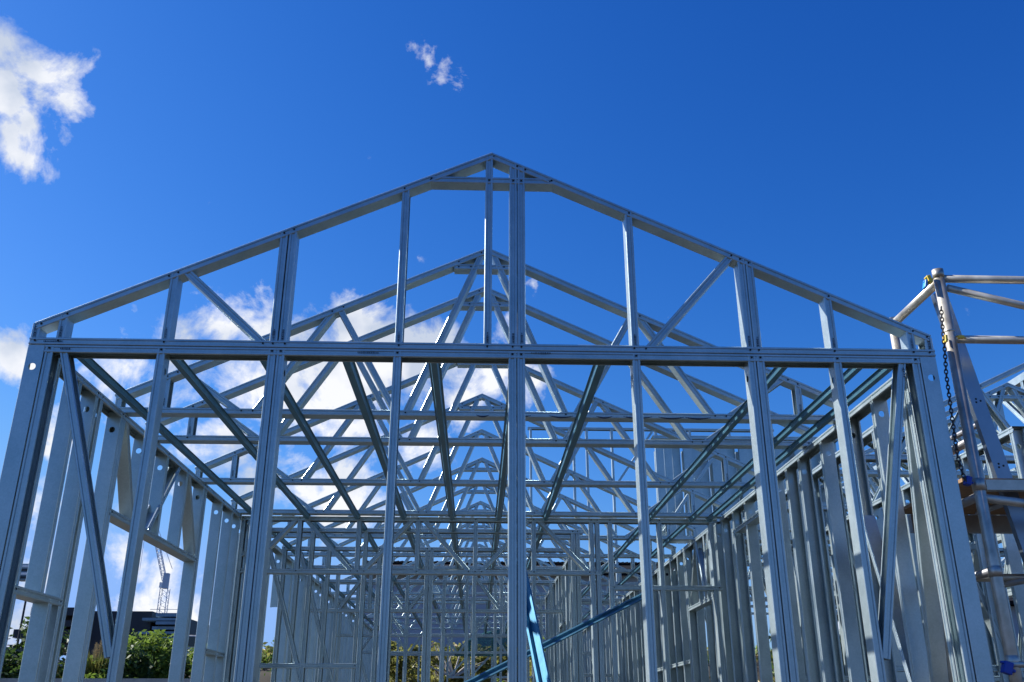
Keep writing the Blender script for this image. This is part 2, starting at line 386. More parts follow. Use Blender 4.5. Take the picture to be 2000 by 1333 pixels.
nog(r2, 9.0, 10.2, 1.07, name='header_rail'); dia(r2, (9.15,1.7),(9.4,1.08)); dia(r2, (9.65,1.7),(9.42,1.08),-1); dia(r2,(9.7,1.7),(10.1,1.08)); nog(r2, 10.25, 12.26, .55); nog(r2, 10.25, 12.26, -.1)
side(RX, 12.36, 14.85, 'right side wall frame in front of the rear cross wall', [(12.4+i*.42,-1) for i in range(6)]+[(14.8,1)], screws=False)
side(RX, 15.0, 21.4, 'right side wall frame farthest from the camera', [(15.05+i*.48,-1) for i in range(14)], screws=False)

# cross walls
w2 = wall('wall_frame', 'cross wall frame with a zigzag braced header over a wide opening', (0, 8.65, 0), 0, -2.19, 2.245,
    [(-2.165,-1),(-2.10,1),(-1.93,1),(-1.645,-1,1.23),(-1.10,-1,1.23),(-.555,-1,1.23),(-.02,-1,1.23),(.52,-1,1.23),(1.06,-1),(1.115,1),(1.235,-1),(1.70,-1,-1.0),(2.19,-1)], holes=False, gaps=((-1.9, 1.04),), y0=.003)
mem(w2, 'header_rail', (-1.95, 1.232), (1.14, 1.232), 1, .001, .088, .040, screws=[(x, 1.236) for x in (-1.645, -1.15, -1.09, -1.03, -.555, -.08, -.02, .04, .52, 1.03, 1.08)])
for a, b, f in (((-1.60,1.71),(-1.15,1.24),1),((-1.68,1.71),(-1.91,1.45),-1),((-.61,1.71),(-1.04,1.24),-1),((-.50,1.71),(-.08,1.24),1),((.47,1.71),(.04,1.24),-1),((.57,1.71),(1.02,1.24),1)): dia(w2, a, b, f)
nog(w2, 1.22, 2.25, 1.10); nog(w2, -2.17, -1.92, 1.235); dia(w2, (-1.95,1.50),(-2.15,1.38),-1)
w3 = wall('wall_frame', 'cross wall frame standing just behind the zigzag header wall', (0, 9.22, 0), 0, -2.15, 1.05, [(-2.12,-1),(-1.62,-1),(-1.10,-1),(.99,-1),(.94,1)], holes=False, gaps=((-1.05,.9),))
w4 = wall('wall_frame', 'cross wall frame third from the front, with four slim studs', (0, 10.30, 0), 0, -2.13, 1.07, [(-2.10,-1),(-1.95,-1),(-1.62,-1),(-1.07,-1),(-.55,-1),(-.50,1),(-.03,-1),(1.03,1)], holes=False, gaps=((.0,1.0),))
dia(w3, (-2.08,1.66),(-1.55,.1)); dia(w4, (-1.93,1.68),(-1.45,.2)); nog(w3,-2.12,-1.10,.45)
w4b = wall('wall_frame', 'cross wall frame with close-set studs ahead of the rear header wall', (0, 12.9, 0), 0, -2.1, 1.1, [(-2.07,-1),(-1.6,-1),(-1.15,-1),(-.68,-1),(.25,-1),(1.0,1)], holes=False, screws=False, gaps=((-.6,.2),))
w5 = wall('wall_frame', 'rear cross wall frame with a diagonal braced header', (0, 14.92, 0), 0, -2.2, 2.25, [(-2.17,-1),(-2.1,1),(-1.07,-1),(-.53,-1),(-.08,1,1.17),(.42,-1,1.17),(.9,-1),(1.0,1),(1.35,-1),(1.8,-1),(2.2,-1)], holes=False, screws=False, gaps=((-.5,.88),))
mem(w5, 'header_rail', (-2.17, 1.17), (.95, 1.17), 1, .001, .088, .040); dia(w5, (-1.55,1.7),(-1.1,1.19)); dia(w5,(-2.05,1.68),(-1.55,.25)); dia(w5, (.35,1.7),(-.05,1.19),-1)
nog(w5, 1.0, 2.2, .6)
w6 = wall('wall_frame', 'farthest cross wall frame with a low window sill rail', (0, 21.5, 0), 0, -2.2, 2.3, [(-2.17,-1),(-1.72,-1),(-1.25,-1),(-.78,-1),(-.62,1),(-.15,-1,-.98,1.7),(.35,-1),(.80,-1),(1.25,-1),(1.7,-1),(2.2,-1)], holes=False, screws=False)
nog(w6, -.62, 1.25, .82, name='sill_rail', sc=False); nog(w6, -2.17, 2.2, 1.28, name='header_rail', sc=False); dia(w6, (-.58,.84),(-.18,1.26),-1); dia(w6, (.3,1.26),(-.1,.84),-1); dia(w6,(.4,1.7),(.8,1.3))
w7 = wall('wall_frame', 'cross wall frame with crossed header braces midway down the house', (0, 11.65, 0), 0, -2.1, 1.1, [(-2.07,-1),(-1.7,1),(-1.3,-1,1.2),(-.85,-1,1.2),(-.4,-1),(-.12,1),(.3,-1,1.2),(.7,-1),(1.06,1)], holes=False, screws=False, gaps=((-1.68,-.42),(-.1,.68)))
mem(w7, 'header_rail', (-2.07, 1.2), (1.08, 1.2), 1, .001, .088, .040)
for a, b, f in (((-1.28,1.7),(-.88,1.22),1),((-1.66,1.22),(-1.32,1.7),-1),((-.82,1.22),(-.44,1.7),-1),((-.1,1.7),(.28,1.22),1),((.68,1.7),(.33,1.22),-1)): dia(w7, a, b, f)
w8 = wall('wall_frame', 'cross wall frame with a tall braced header between the two rearmost walls', (0, 17.8, 0), 0, -2.2, 2.25, [(-2.17,-1),(-1.75,-1),(-1.3,-1),(-.9,-1),(-.45,-1,1.1),(0,-1,1.1),(.45,-1),(.95,-1),(1.4,-1),(1.85,-1),(2.2,-1)], holes=False, screws=False, gaps=((-.88,.43),))
mem(w8, 'header_rail', (-2.17, 1.1), (2.2, 1.1), 1, .001, .088, .040)
for i in range(8): dia(w8, (-2.1+i*.45, 1.7 if i % 2 else 1.12), (-1.72+i*.45, 1.12 if i % 2 else 1.7), 1 if i % 2 else -1)
# hallway wall running into depth
i1 = side(1.14, 10.4, 14.8, 'inner hallway wall frame running back from the cross walls', [(10.43,-1),(10.5,1),(10.9,-1),(11.3,-1),(11.35,1),(11.9,-1,1.08),(12.3,-1),(12.75,-1),(13.2,-1),(13.7,-1),(14.2,-1),(14.75,-1)], screws=False, holes=False)
nog(i1, 11.33, 12.3, 1.08, name='header_rail', sc=False)
nog(i1, 12.3, 14.75, .4, sc=False)

# ------------------------------------------------------------ roof trusses
ORD = ['first','second','third','fourth','fifth','sixth','seventh','eighth','ninth','tenth','eleventh','twelfth','thirteenth','fourteenth','fifteenth','sixteenth','seventeenth','eighteenth']
def make_truss(name, label, group):
    t = thing(name, label, 'roof truss', (0, 0, 0), 0, group)
    # built about x = 0 with its apex on the axis
    def tp(x): return AP-SL*abs(x)
    mem(t, 'bottom_chord', (-2.29, 1.7535), (2.29, 1.7535), 1, 0, .09, .037, screws=[(s*x, 1.757) for s in (-1, 1) for x in (.50, .57, 1.44, 1.51, 2.00, 2.25)])
    mem(t, 'rafter', (-2.29, tp(-2.29)-CO), (.0085, AP-CO+.004), 1, .001, .088, screws=[(-x, tp(x)-CO) for x in (.04, .19, .93, 1.0, 1.93, 1.99, 2.26)])
    mem(t, 'rafter', (-.0085, AP-CO+.004), (2.29, tp(2.29)-CO), 1, .002, .086, screws=[(x, tp(x)-CO) for x in (.19, .93, 1.0, 1.93, 1.99, 2.26)])
    mem(t, 'collar_tie', (-.22, 2.775), (.22, 2.775), 1, .0028, .0844, .036, screws=[(-.11, 2.777), (.11, 2.777), (-.19, 2.775), (.19, 2.775)])
    for s in (-1, 1):
        k = -s
        mem(t, 'web', (s*.50, 1.757), (s*.045, 2.86), k, .0038, .0824, .038)
        mem(t, 'web', (s*.95, tp(.95)-.03), (s*.56, 1.757), -k, .0046, .0808, .038)
        mem(t, 'web', (s*1.43, 1.757), (s*1.0, tp(1.0)-.03), k, .0054, .0792, .038)
        mem(t, 'web', (s*1.90, tp(1.90)-.025), (s*1.53, 1.757), -k, .0046, .0808, .038)
        mem(t, 'web', (s*1.99, 1.757), (s*1.99, tp(1.99)-.02), s, .0036, .0828, .038)
        mem(t, 'heel_stud', (s*2.268, 1.757), (s*2.268, tp(2.29)-.005), s, .003, .084, .038)
        batch_mark(t, s*1.99, 1.785, .05, True, .003)
    return t
tr = make_truss('roof_truss', 'first roof truss behind the front gable, highest of those seen through it', 'roof trusses in a row behind the gable')
ys = [5.53]+[6.15+1.2*k for k in range(13)]
tr.location = (XC-.01, ys[0], 0)
for k, y in enumerate(ys[1:], 1):
    o = dup(tr, (XC-.02+random.uniform(-.008, .008), y+random.uniform(-.02, .02), random.uniform(-.003, .003)), ORD[k]+' roof truss counted back from the front gable', random.uniform(-.004, .004))
    o.rotation_euler.x = random.uniform(-.006, .006)
# thin dark arcs on the two nearest chords
def arcs(y, cs, label):
    mb = MB()
    for (cx, ww, dr) in cs:
        pts = [(cx+ww*(i/10-.5), 1.741+dr*.010*(1-(2*i/10-1)**2)*-1+.004) for i in range(11)]
        for (p, q), (r_, s_) in zip(pts, pts[1:]):
            k = len(mb.v); th = .0045*(1-abs(((p+r_)/2-cx)/(ww/2))**2)+.0008
            for yy in (y-.0009, y-.0001):
                mb.v += [Vector((p, yy, q-th+H)), Vector((r_, yy, s_-th+H)), Vector((r_, yy, s_+th+H)), Vector((p, yy, q+th+H))]
            for f in ((0,1,2,3),(4,7,6,5),(0,4,5,1),(1,5,6,2),(2,6,7,3),(3,7,4,0)): mb.face([k+i for i in f])
    return mb
for q_ in [(-.02, .08, 1), (.20, .16, 1), (.47, .15, 1), (.74, .10, 1), (.95, .18, 1), (1.16, .16, 1), (1.33, .16, 1)]:
    arcs(0, [q_], '').build('dark_arc', M['dark_marks'], tr)
# ------------------------------------------------------------ ceiling battens (teal top-hat sections)
def batten(x, y0, y1, label, group='teal ceiling battens'):
    prof = [(-.033, 0), (-.022, 0), (-.015, -.026), (.015, -.026), (.022, 0), (.033, 0), (.033, -.0012), (.0229, -.0012), (.0159, -.0272), (-.0159, -.0272), (-.0229, -.0012), (-.033, -.0012)]
    o = bpy.data.objects.new('ceiling_batten', None)
    mb = MB(); mb.sweep(prof, (0, y0, 0), (0, y1, 0), Vector((1, 0, 0)), Vector((0, 0, 1)))
    for yy in [q for q in ys if y0 < q < y1]:
        mb.disc((-.026, yy+.03, -.0012), (0, 0, -1), .005)
    o = mb.build('ceiling_batten', [M['teal'], M['screw']]); o.location = (x, 0, 1.7325+H)
    return tag(o, label, 'batten', group)
bx = [(-2.05, 'leftmost'), (-1.58, 'second from left'), (-1.12, 'third from left'), (-.69, 'fourth from left'), (-.24, 'fifth from left'), (.19, 'sixth from left'), (.63, 'seventh from left'), (1.60, 'third from right'), (2.00, 'second from right'), (2.165, 'rightmost')]
for x, nm in bx: batten(x, 4.49, 8.645, nm+' teal ceiling batten of the front room')
for x, nm in bx[:-1]:
    batten(x, 8.75, 14.85, nm.replace('third from right', 'second to last').replace('second from right', 'rightmost')+' teal ceiling batten behind the zigzag header wall', 'teal ceiling battens of the middle rooms')
for x, nm in bx[:-1]:
    batten(x, 15.05, 21.4, nm.replace('third from right', 'second to last').replace('second from right', 'rightmost')+' teal ceiling batten in the far rooms', 'teal ceiling battens of the far rooms')
# loose blue channels leaning as props
def prop(p, q, wd, label, m, up_=Vector((0, 0, 1)), roll=0):
    p = Vector(p); q = Vector(q); t = (q-p).normalized()
    ex = t.cross(up_).normalized(); ex = Matrix.Rotation(roll, 3, t) @ ex; ey = ex.cross(t)
    h = wd/2; e = .0015; dp = wd*.42
    prof = [(-h, 0), (h, 0), (h, dp), (h+.014, dp), (h+.014, dp+e), (h-e, dp+e), (h-e, e), (-h+e, e), (-h+e, dp+e), (-h-.014, dp+e), (-h-.014, dp), (-h, dp)]
    mb = MB(); mb.sweep(prof, p-p, q-p, ex, ey); o = mb.build('steel_prop', m); o.location = p
    return tag(o, label, 'steel channel')
prop(at(1098, 1480, 4.72), at(1020, 1105, 5.9), .060, 'bright blue steel channel leaning steeply beside the middle paired studs', M['blue'], Vector((-.75, -.3, .45)))
prop(at(840, 1378, 7.2), at(1262, 1165, 8.2), .048, 'dull blue steel channel slanting low across the middle of the house', M['teal'], Vector((0, -.6, 1)))

# ------------------------------------------------------------ neighbouring unit on the right
nx = 4.95
for k in range(10):
    dup(tr, (nx, 6.9+1.15*k, 0), ORD[k]+' roof truss of the neighbouring unit on the right', group='roof trusses of the neighbouring unit')
def nside(x, u0, u1, label, step, **k):
    n = int((u1-u0)/step); return side(x, u0, u1, label, [(u0+.03+i*step, -1) for i in range(n+1) if u0+.03+i*step < u1-.02], screws=False, group='wall frames of the neighbouring unit', **k)
n1 = nside(2.60, 5.6, 9.0, 'wall frame of the neighbouring unit close behind the right side wall', .42)
n2 = nside(2.60, 9.1, 15, 'rear wall frame of the neighbouring unit behind the right side wall', .45)
n5 = nside(4.9, 5.8, 12, 'middle wall frame inside the neighbouring unit', .36)
n3 = nside(7.3, 7.0, 16, 'far side wall frame of the neighbouring unit', .5)
n6 = nside(3.5, 5.6, 10, 'short wall frame just inside the neighbouring unit', .33)
for yy, lb in ((6.3, 'foremost'), (8.0, 'front'), (10.4, 'middle'), (13.4, 'rear')):
    t = wall('wall_frame', lb+' cross wall frame of the neighbouring unit', (0, yy, 0), 0, 2.62, 7.2, [(2.65+i*.45, -1) for i in range(10)], holes=False, screws=False, group='wall frames of the neighbouring unit')
    nog(t, 2.65, 7.1, .3, sc=False); dia(t, (3.1, 1.7), (3.9, -.9), 1); dia(t, (4.9, 1.7), (4.2, -.9), -1)
# tall turned studs of the party wall rising above the ceiling line
pw = thing('party_wall_frame', 'tall party wall frame of broad upright studs rising above the right ceiling line', 'wall frame', (0, 9.75, 0))
for i in range(22):
    x = 1.98+i*.105
    if x > 4.0: break
    yy = .30+.06*(i % 3)
    mb = MB(); e = .0013
    prof = [(0, 0), (.09, 0), (.09, .041), (.078, .041), (.078, .0397), (.0887, .0397), (.0887, e), (e, e), (e, .0397), (.012, .0397), (.012, .041), (0, .041)]
    mb.sweep(prof, (x, yy, 1.80+H), (x, yy, 2.90+H), Vector((1, 0, 0)), Vector((0, 1, 0)))
    mb.build('stud', M['galv'], pw)
for i in range(20):
    x = 2.03+i*.105; mb = MB(); e = .0013
    mb.sweep([(0, 0), (.085, 0), (.085, .04), (.083, .04), (.083, e), (e, e), (e, .04), (0, .04)], (x, .62, 1.80+H), (x, .62, 2.86+H), Vector((1, 0, 0)), Vector((0, 1, 0)))
    mb.build('stud', M['galv'], pw)
mem(pw, 'top_plate', (1.95, 2.92), (4.1, 2.92), -1, .24, .24, .04); mem(pw, 'bottom_plate', (1.95, 1.80), (4.1, 1.80), 1, .24, .24, .04)
mem(pw, 'diagonal_brace', (2.0, 1.85), (2.75, 2.88), 1, .2, .04, .04)
# taller rear storey frame
us = wall('upper_wall_frame', 'slender upper storey wall frame rising behind the roof trusses right of centre', (0, 15.6, 0), 0, .85, 5.2,
    [(.90,-1),(1.65,-1),(1.88,-1),(2.32,-1),(3.1,-1),(3.7,-1),(4.4,-1),(5.1,-1)], ztop=4.72, zb=1.78, holes=False, screws=False, group='upper storey frames')
nog(us, .9, 5.1, 3.72, sc=False); nog(us, .9, 5.1, 2.8, sc=False); dia(us, (.95,3.70),(1.6,2.82)); dia(us, (3.05,4.68),(2.4,3.75),-1)
# sunlit lattice girder of the next building
gd3 = thing('lattice_girder', 'sunlit lattice girder lowest of those at the right edge', 'roof truss', (4.9, 0, 0), R(90))
mem(gd3, 'top_chord', (7.2, 1.55), (13, 1.55), 1, 0, .09, .07); mem(gd3, 'bottom_chord', (7.2, 1.05), (13, 1.05), 1, 0, .09, .06)
for i in range(8):
    u = 7.3+i*.65
    mem(gd3, 'web', (u, 1.07), (u+.3, 1.53), 1, .003, .084, .05); mem(gd3, 'web', (u+.35, 1.53), (u+.62, 1.07), 1, .005, .08, .05)
gd = thing('lattice_girder', 'sunlit white lattice roof girder of the next building at the right edge', 'roof truss', (6.3, 0, 0), R(90))
mem(gd, 'top_chord', (8.5, 3.62), (15.5, 3.62), 1, 0, .09, .09, swage=False); mem(gd, 'bottom_chord', (8.5, 3.05), (15.5, 3.05), 1, 0, .09, .06)
for i in range(11):
    u = 8.6+i*.62
    mem(gd, 'web', (u, 3.07), (u, 3.60), -1, .003, .084, .05); mem(gd, 'web', (u+.05, 3.07), (u+.55, 3.60), 1, .005, .08, .05)
gd2 = thing('lattice_girder', 'lower sunlit lattice girder of the next building at the right edge', 'roof truss', (5.6, 0, 0), R(90))
mem(gd2, 'top_chord', (7.9, 2.35), (14, 2.35), 1, 0, .09, .07); mem(gd2, 'bottom_chord', (7.9, 1.85), (14, 1.85), 1, 0, .09, .06)
for i in range(9):
    u = 8.0+i*.65
    mem(gd2, 'web', (u, 1.87), (u+.3, 2.33), 1, .003, .084, .05); mem(gd2, 'web', (u+.35, 2.33), (u+.62, 1.87), 1, .005, .08, .05)

# ------------------------------------------------------------ scaffold at the right
def P(px, py, Y): return at(px, py, Y)
SY = 4.42; BY = 5.02
sc = thing('scaffold', 'aluminium scaffold tower with plywood deck at the right edge beside the corner', 'scaffold', (0, 0, 0))
A = P(1831, 530, SY); ax, az = A.x, A.z
def tb(name, a, b, r, m='alu', n=20, parent=sc, smooth=True):
    mb = MB(); mb.tube(a, b, r, n, 0); o = mb.build(name, M[m], parent)
    for p in o.data.polygons: p.use_smooth = len(p.vertices) == 4
    return o
std = tb('standard', (ax, SY, .05), (ax, SY, az), .028)
for z, hh, rr in ((az-.045, .05, .030), (az-.36, .012, .029), (P(1905, 940, SY).z-.05, .06, .031), (P(1955, 1115, SY).z-.03, .05, .031), (P(1985, 1290, SY).z-.03, .05, .031)):
    tb('collar', (ax, SY, z), (ax, SY, z+hh), rr, 'alu', 20, std)
tb('base_foot', (ax, SY, .0), (ax, SY, .06), .06, 'alud', 16, std)
tb('standard', (ax, BY, .05), (ax, BY, az-.02), .0255)
tb('standard', (ax+1.9, SY, .05), (ax+1.9, SY, az), .0255); tb('standard', (ax+1.9, BY, .05), (ax+1.9, BY, az-.1), .0255)
zt = P(1900, 546, SY).z; zm = P(1920, 664, SY).z
tb('guard_rail', (ax, SY, zt), (ax+1.9, SY, zt), .0215); tb('guard_rail', (ax, SY, zm), (ax+1.9, SY, zm), .0215)
p1 = P(1850, 563, SY); p2 = P(2000, 598, SY); dv = (p2-p1)
tb('diagonal_strut', p1, p1+dv*3.2, .020)
tb('ring_end', (ax, BY-.03, P(1830, 549, SY).z-.0), (ax, BY+.04, P(1830, 549, SY).z), .04)
tb('transom', (ax, SY, P(1830, 549, SY).z), (ax, BY, P(1830, 549, SY).z), .0235)
tb('transom', (ax, SY, zm-.55), (ax, BY, zm-.55), .0215, 'alud')
# perforated ladder-frame stile behind the post
LBY = 4.62
st = thing('ladder_beam', 'wide grey perforated metal beam leaning behind the scaffold post', 'beam', (0, 0, 0))
b0 = P(1836, 572, LBY); b1 = P(2062, 1215, LBY+.05); bt = (b1-b0).normalized(); bl = (b1-b0).length; bs = Vector((-bt.z, 0, bt.x)).normalized(); bd = bt.cross(bs).normalized()
if bd.y < 0: bd = -bd
mb = MB(); wd_ = .040
mb.sweep([(-wd_, 0), (wd_, 0), (wd_, .035), (wd_-.003, .035), (wd_-.003, .003), (-wd_+.003, .003), (-wd_+.003, .035), (-wd_, .035)], b0, b1, bs, bd)
for f in (.36, .56, .78, .94):
    for u_, v_ in ((-.012, 0), (.014, -.004), (-.008, -.018)): mb.disc(b0+bt*(bl*f+v_)+bs*u_, -bd, .0065)
mb.build('stile', [M['beam'], M['screw']], st)
for f in (.42, .66, .88): mb = MB(); mb.tube(b0+bt*bl*f+bd*.02, b0+bt*bl*f+bd*.36, .015, 10); mb.build('rung', M['alud'], st)
# deck
zd = P(1960, 930, SY).z
mb = MB(); mb.box(ax-.05, ax+1.9, SY+.05, BY+.25, zd-.018, zd); mb.build('deck_board', [M['ply']], sc)
mb = MB(); mb.box(ax+.04, ax+1.9, SY+.0, SY+.045, zd-.07, zd-.019); mb.build('deck_edge_beam', [M['alu']], sc)
mb = MB(); mb.box(ax+.04, ax+1.9, BY+.25, BY+.29, zd-.12, zd-.019); mb.build('deck_edge_beam', [M['alud']], sc)
tb('ledger', (ax, SY, zd-.11), (ax+1.9, SY, zd-.34), .0215); tb('bearer', (ax, SY, zd-.1), (ax, BY, zd-.1), .022, 'alud')
z5 = P(1955, 1115, SY).z
tb('transom', (ax, SY, z5), (ax, BY, z5-.0), .020, 'alud')
tb('transom', (ax, SY, z5-.75), (ax, BY, z5-.75), .022); tb('ledger', (ax, SY, z5-.5), (ax+1.9, SY, z5-.5), .0215); tb('ledger', (ax, BY, z5+.05), (ax+1.9, BY, z5+.05), .0215)
zz = P(1980, 1290, SY).z
tb('transom', (ax-.05, SY-.02, zz-.02), (ax+.4, SY-.02, zz-.02), .014)
def clip(px, py, Y, m, w_, h_, tilt, label, nm='clip'):
    c = P(px, py, Y); mt = Matrix.Translation(c) @ Matrix.Rotation(tilt, 4, 'Y')
    mb = MB(); mb.box(-w_/2, w_/2, -.018, .018, -h_/2, h_/2, 0, mt); mb.box(-w_*.15, w_*.9, -.012, .012, -h_*.2, h_*.05, 0, mt); mb.box(-w_*.8, w_*.3, -.01, .01, h_*.2, h_*.42, 0, mt)
    o = mb.build(nm, M[m], sc); bv = o.modifiers.new('b', 'BEVEL'); bv.width = .004; bv.segments = 2; o['label'] = label; return o
clip(1814, 547, SY-.0, 'yellow', .022, .045, R(-15), 'yellow locking clip at the top of the post', 'locking_clip')
clip(1807, 556, SY-.0, 'lblue', .014, .048, R(15), 'blue locking clip at the top of the post', 'locking_clip')
clip(1846, 663, SY-.03, 'yellow', .014, .040, R(5), 'yellow locking clip halfway up the post', 'locking_clip')
clip(1875, 660, SY-.02, 'yellow', .03, .016, 0, 'yellow trigger on the middle rail', 'locking_clip')
clip(1890, 940, SY-.02, 'bplas', .028, .045, R(20), 'dark blue clip under the deck', 'locking_clip')
clip(1967, 1305, SY-.04, 'bplas', .04, .055, R(20), 'dark blue clip low on the post', 'locking_clip')
c = Vector((ax, BY-.03, zd-.12)); tb('strap_wrap', c+Vector((-.0, 0, -.04)), c+Vector((.0, 0, .03)), .036, 'rope')
# chain
ch = thing('chain', 'dark steel chain hanging beside the scaffold post', 'chain', tuple(P(1845, 672, SY-.03)))
pts = [(1838, 600), (1841, 640), (1845, 680), (1848, 730), (1856, 790), (1863, 840), (1870, 890), (1880, 925), (1888, 945)]
wp = [P(a, b, SY-.03) for a, b in pts]
segs = [(wp[i+1]-wp[i]).length for i in range(len(wp)-1)]; tot = sum(segs)
def along(s):
    for i, l in enumerate(segs):
        if s <= l or i == len(segs)-1: return wp[i].lerp(wp[i+1], min(1, s/l)), (wp[i+1]-wp[i]).normalized()
        s -= l
link_l = .021; nlk = int(tot/link_l)
for i in range(nlk):
    c, t = along(i*link_l+.01); side_v = Vector((1, 0, 0)) if i % 2 else Vector((.25, 1, 0)).normalized()
    side_v = (side_v-t*side_v.dot(t)).normalized(); mb = MB(); ring = []
    for k in range(14):
        an = 2*math.pi*k/14; ring.append(c+t*(math.cos(an)*.0145)+side_v*(math.sin(an)*.0085)-ch.location)
    for k in range(14): mb.tube(ring[k], ring[(k+1) % 14], .0030, 6, 0, cap=False)
    mb.build('link', M['chain'], ch)

# ------------------------------------------------------------ ground and far surroundings
def ground():
    mb = MB(); n = 60
    for j in range(n+1):
        for i in range(n+1):
            x = -700+1400*i/n; y = -200+1400*j/n; mb.v.append(Vector((x, y, 0)))
    for j in range(n):
        for i in range(n): k = j*(n+1)+i; mb.face([k, k+1, k+n+2, k+n+1])
    o = mb.build('ground', M['soil']); return tag(o, kind='structure')
ground()
mb = MB(); mb.box(-2.45, 2.55, 4.28, 21.8, .004, .245); tag(mb.build('floor_slab', M['conc']), kind='structure')
mb = MB(); mb.box(2.56, 7.5, 5.5, 19, .004, .245); tag(mb.build('neighbour_floor_slab', M['conc']), kind='structure')
# planted bank behind the site
def bank():
    mb = MB(); nx_, ny_ = 70, 24
    for j in range(ny_+1):
        for i in range(nx_+1):
            x = -26+62*i/nx_; y = 26+20*j/ny_
            f = min(1, j/11); z = 3.3*(f*f*(3-2*f))+.25*noise.noise(Vector((x*.5, y*.5, 0)))
            if x < -8: z *= max(.55, 1-(-8-x)*.05)
            mb.v.append(Vector((x, y, z-.1)))
    for j in range(ny_):
        for i in range(nx_): k = j*(nx_+1)+i; mb.face([k, k+1, k+nx_+2, k+nx_+1])
    return tag(mb.build('bank', M['soil'], smooth=True), kind='structure')
bank()
# leaves
def leaves(mb, c, rad, n, size, rnd, m=0, flat=1.0):
    c = Vector(c)
    for _ in range(n):
        while True:
            p = Vector((rnd.uniform(-1, 1), rnd.uniform(-1, 1), rnd.uniform(-1, 1)))
            if p.length < 1: break
        p = p*(.55+.45*rnd.random())
        q = c+Vector((p.x*rad[0], p.y*rad[1], p.z*rad[2]))
        a = Vector((rnd.gauss(0, 1), rnd.gauss(0, 1), rnd.gauss(0, .6))).normalized(); b = a.cross(Vector((rnd.gauss(0, 1), rnd.gauss(0, 1), rnd.gauss(0, 1)))).normalized()
        s = size*rnd.uniform(.6, 1.3); k = len(mb.v)
        mb.v += [q-a*s, q-b*s*.45+a*s*.1, q+a*s, q+b*s*.45+a*s*.1]; mb.face([k, k+1, k+2, k+3], m)
def shrub(name, c, r, hgt, label, cat, lm, n=1400, size=.09, seed=1, group=None, trunk=True):
    rnd = random.Random(seed); t = thing(name, label, cat, tuple(c), 0, group)
    mb = MB(); nb = 9
    tips = []
    for i in range(nb):
        an = rnd.uniform(0, 6.28); rr = r*rnd.uniform(.15, .75); z = hgt*rnd.uniform(.35, .9)
        tips.append(Vector((math.cos(an)*rr, math.sin(an)*rr, z)))
    for tpv in tips:
        k = r*rnd.uniform(.28, .5); leaves(mb, tpv, (k, k, k*rnd.uniform(.7, 1.1)), n//nb, size, rnd)
    leaves(mb, (0, 0, hgt*.45), (r*.9, r*.9, hgt*.45), n//5, size, rnd)
    mb.build('crown', M[lm], t)
    mb = MB(); mb.tube((0, 0, -.3), (0, 0, hgt*.35), r*.06+.02, 7, 0, r*.035+.012)
    for tpv in tips: mb.tube((0, 0, hgt*.25), tpv, .022, 5, 0, .006)
    mb.build('trunk', M['trunk'], t)
    return t
def grnd(px, Y, z=None):
    p = at(px, 1333, Y); return Vector((p.x, Y, z if z is not None else .0))
# dense planting on the bank (uncountable cover) and shrubs one can tell apart
mb = MB(); rnd = random.Random(3)
for _ in range(420):
    x = rnd.uniform(-9, 14); y = rnd.uniform(30, 38); f = min(1, (y-26)/9.2); z = 3.3*f*f*(3-2*f)
    k = rnd.uniform(.25, .6); leaves(mb, (x, y, z+.1), (k, k, k*.8), 60, .10, rnd, rnd.choice([0, 0, 1, 2]))
tag(mb.build('ground_cover', [M['leaf2'], M['leaf1'], M['straw']]), 'olive and straw coloured plants covering the bank behind the house', 'ground cover', kind='stuff')
for i, (px, Y, z, r, h_, lm, lab) in enumerate([
    (700, 29, 2.0, 1.0, 1.6, 'leaf1', 'bright green shrub on the bank left of the middle studs'),
    (775, 30, 2.1, .9, 1.5, 'leaf2', 'yellow green shrub on the bank seen left of the centre'),
    (870, 31, 2.2, 1.1, 1.3, 'leaf2', 'dry olive shrub on the bank below the green netting'),
    (955, 30, 2.1, 1.0, 1.4, 'leaf2', 'olive shrub on the bank just left of the centre studs'),
    (1060, 31, 2.3, .9, 1.3, 'leaf2', 'rust tinged shrub on the bank right of the centre studs'),
    (1110, 30, 2.2, .9, 1.7, 'leaf1', 'tufty green shrub on the bank right of the blue channel'),
    (1640, 14, 0.3, 1.2, 2.6, 'leaf3', 'dark leafy shrub glimpsed between the right wall studs')]):
    shrub('shrub', (at(px, 1300, Y).x, Y, z-.2), r, h_, lab, 'shrub', lm, 1300, .09, 20+i, 'shrubs behind the house')
# dead branches on the bank
bw = MB(); c = Vector((at(885, 1300, 28).x, 28, 2.3))
rnd = random.Random(5)
for i in range(14):
    d = Vector((rnd.uniform(-1, 1), rnd.uniform(-.3, .3), rnd.uniform(.2, 1.2))).normalized(); l = rnd.uniform(.5, 1.1)
    m_ = d*l*.5+Vector((rnd.uniform(-.1, .1), 0, rnd.uniform(-.1, .1))); bw.tube((0, 0, 0), m_, .03, 6, 0, .02); bw.tube(m_, d*l+Vector((.1, 0, .05)), .02, 6, 0, .008)
o = bw.build('dead_branch', M['gum']); o.location = c; tag(o, 'bare grey branching deadwood lying on the bank', 'branch')

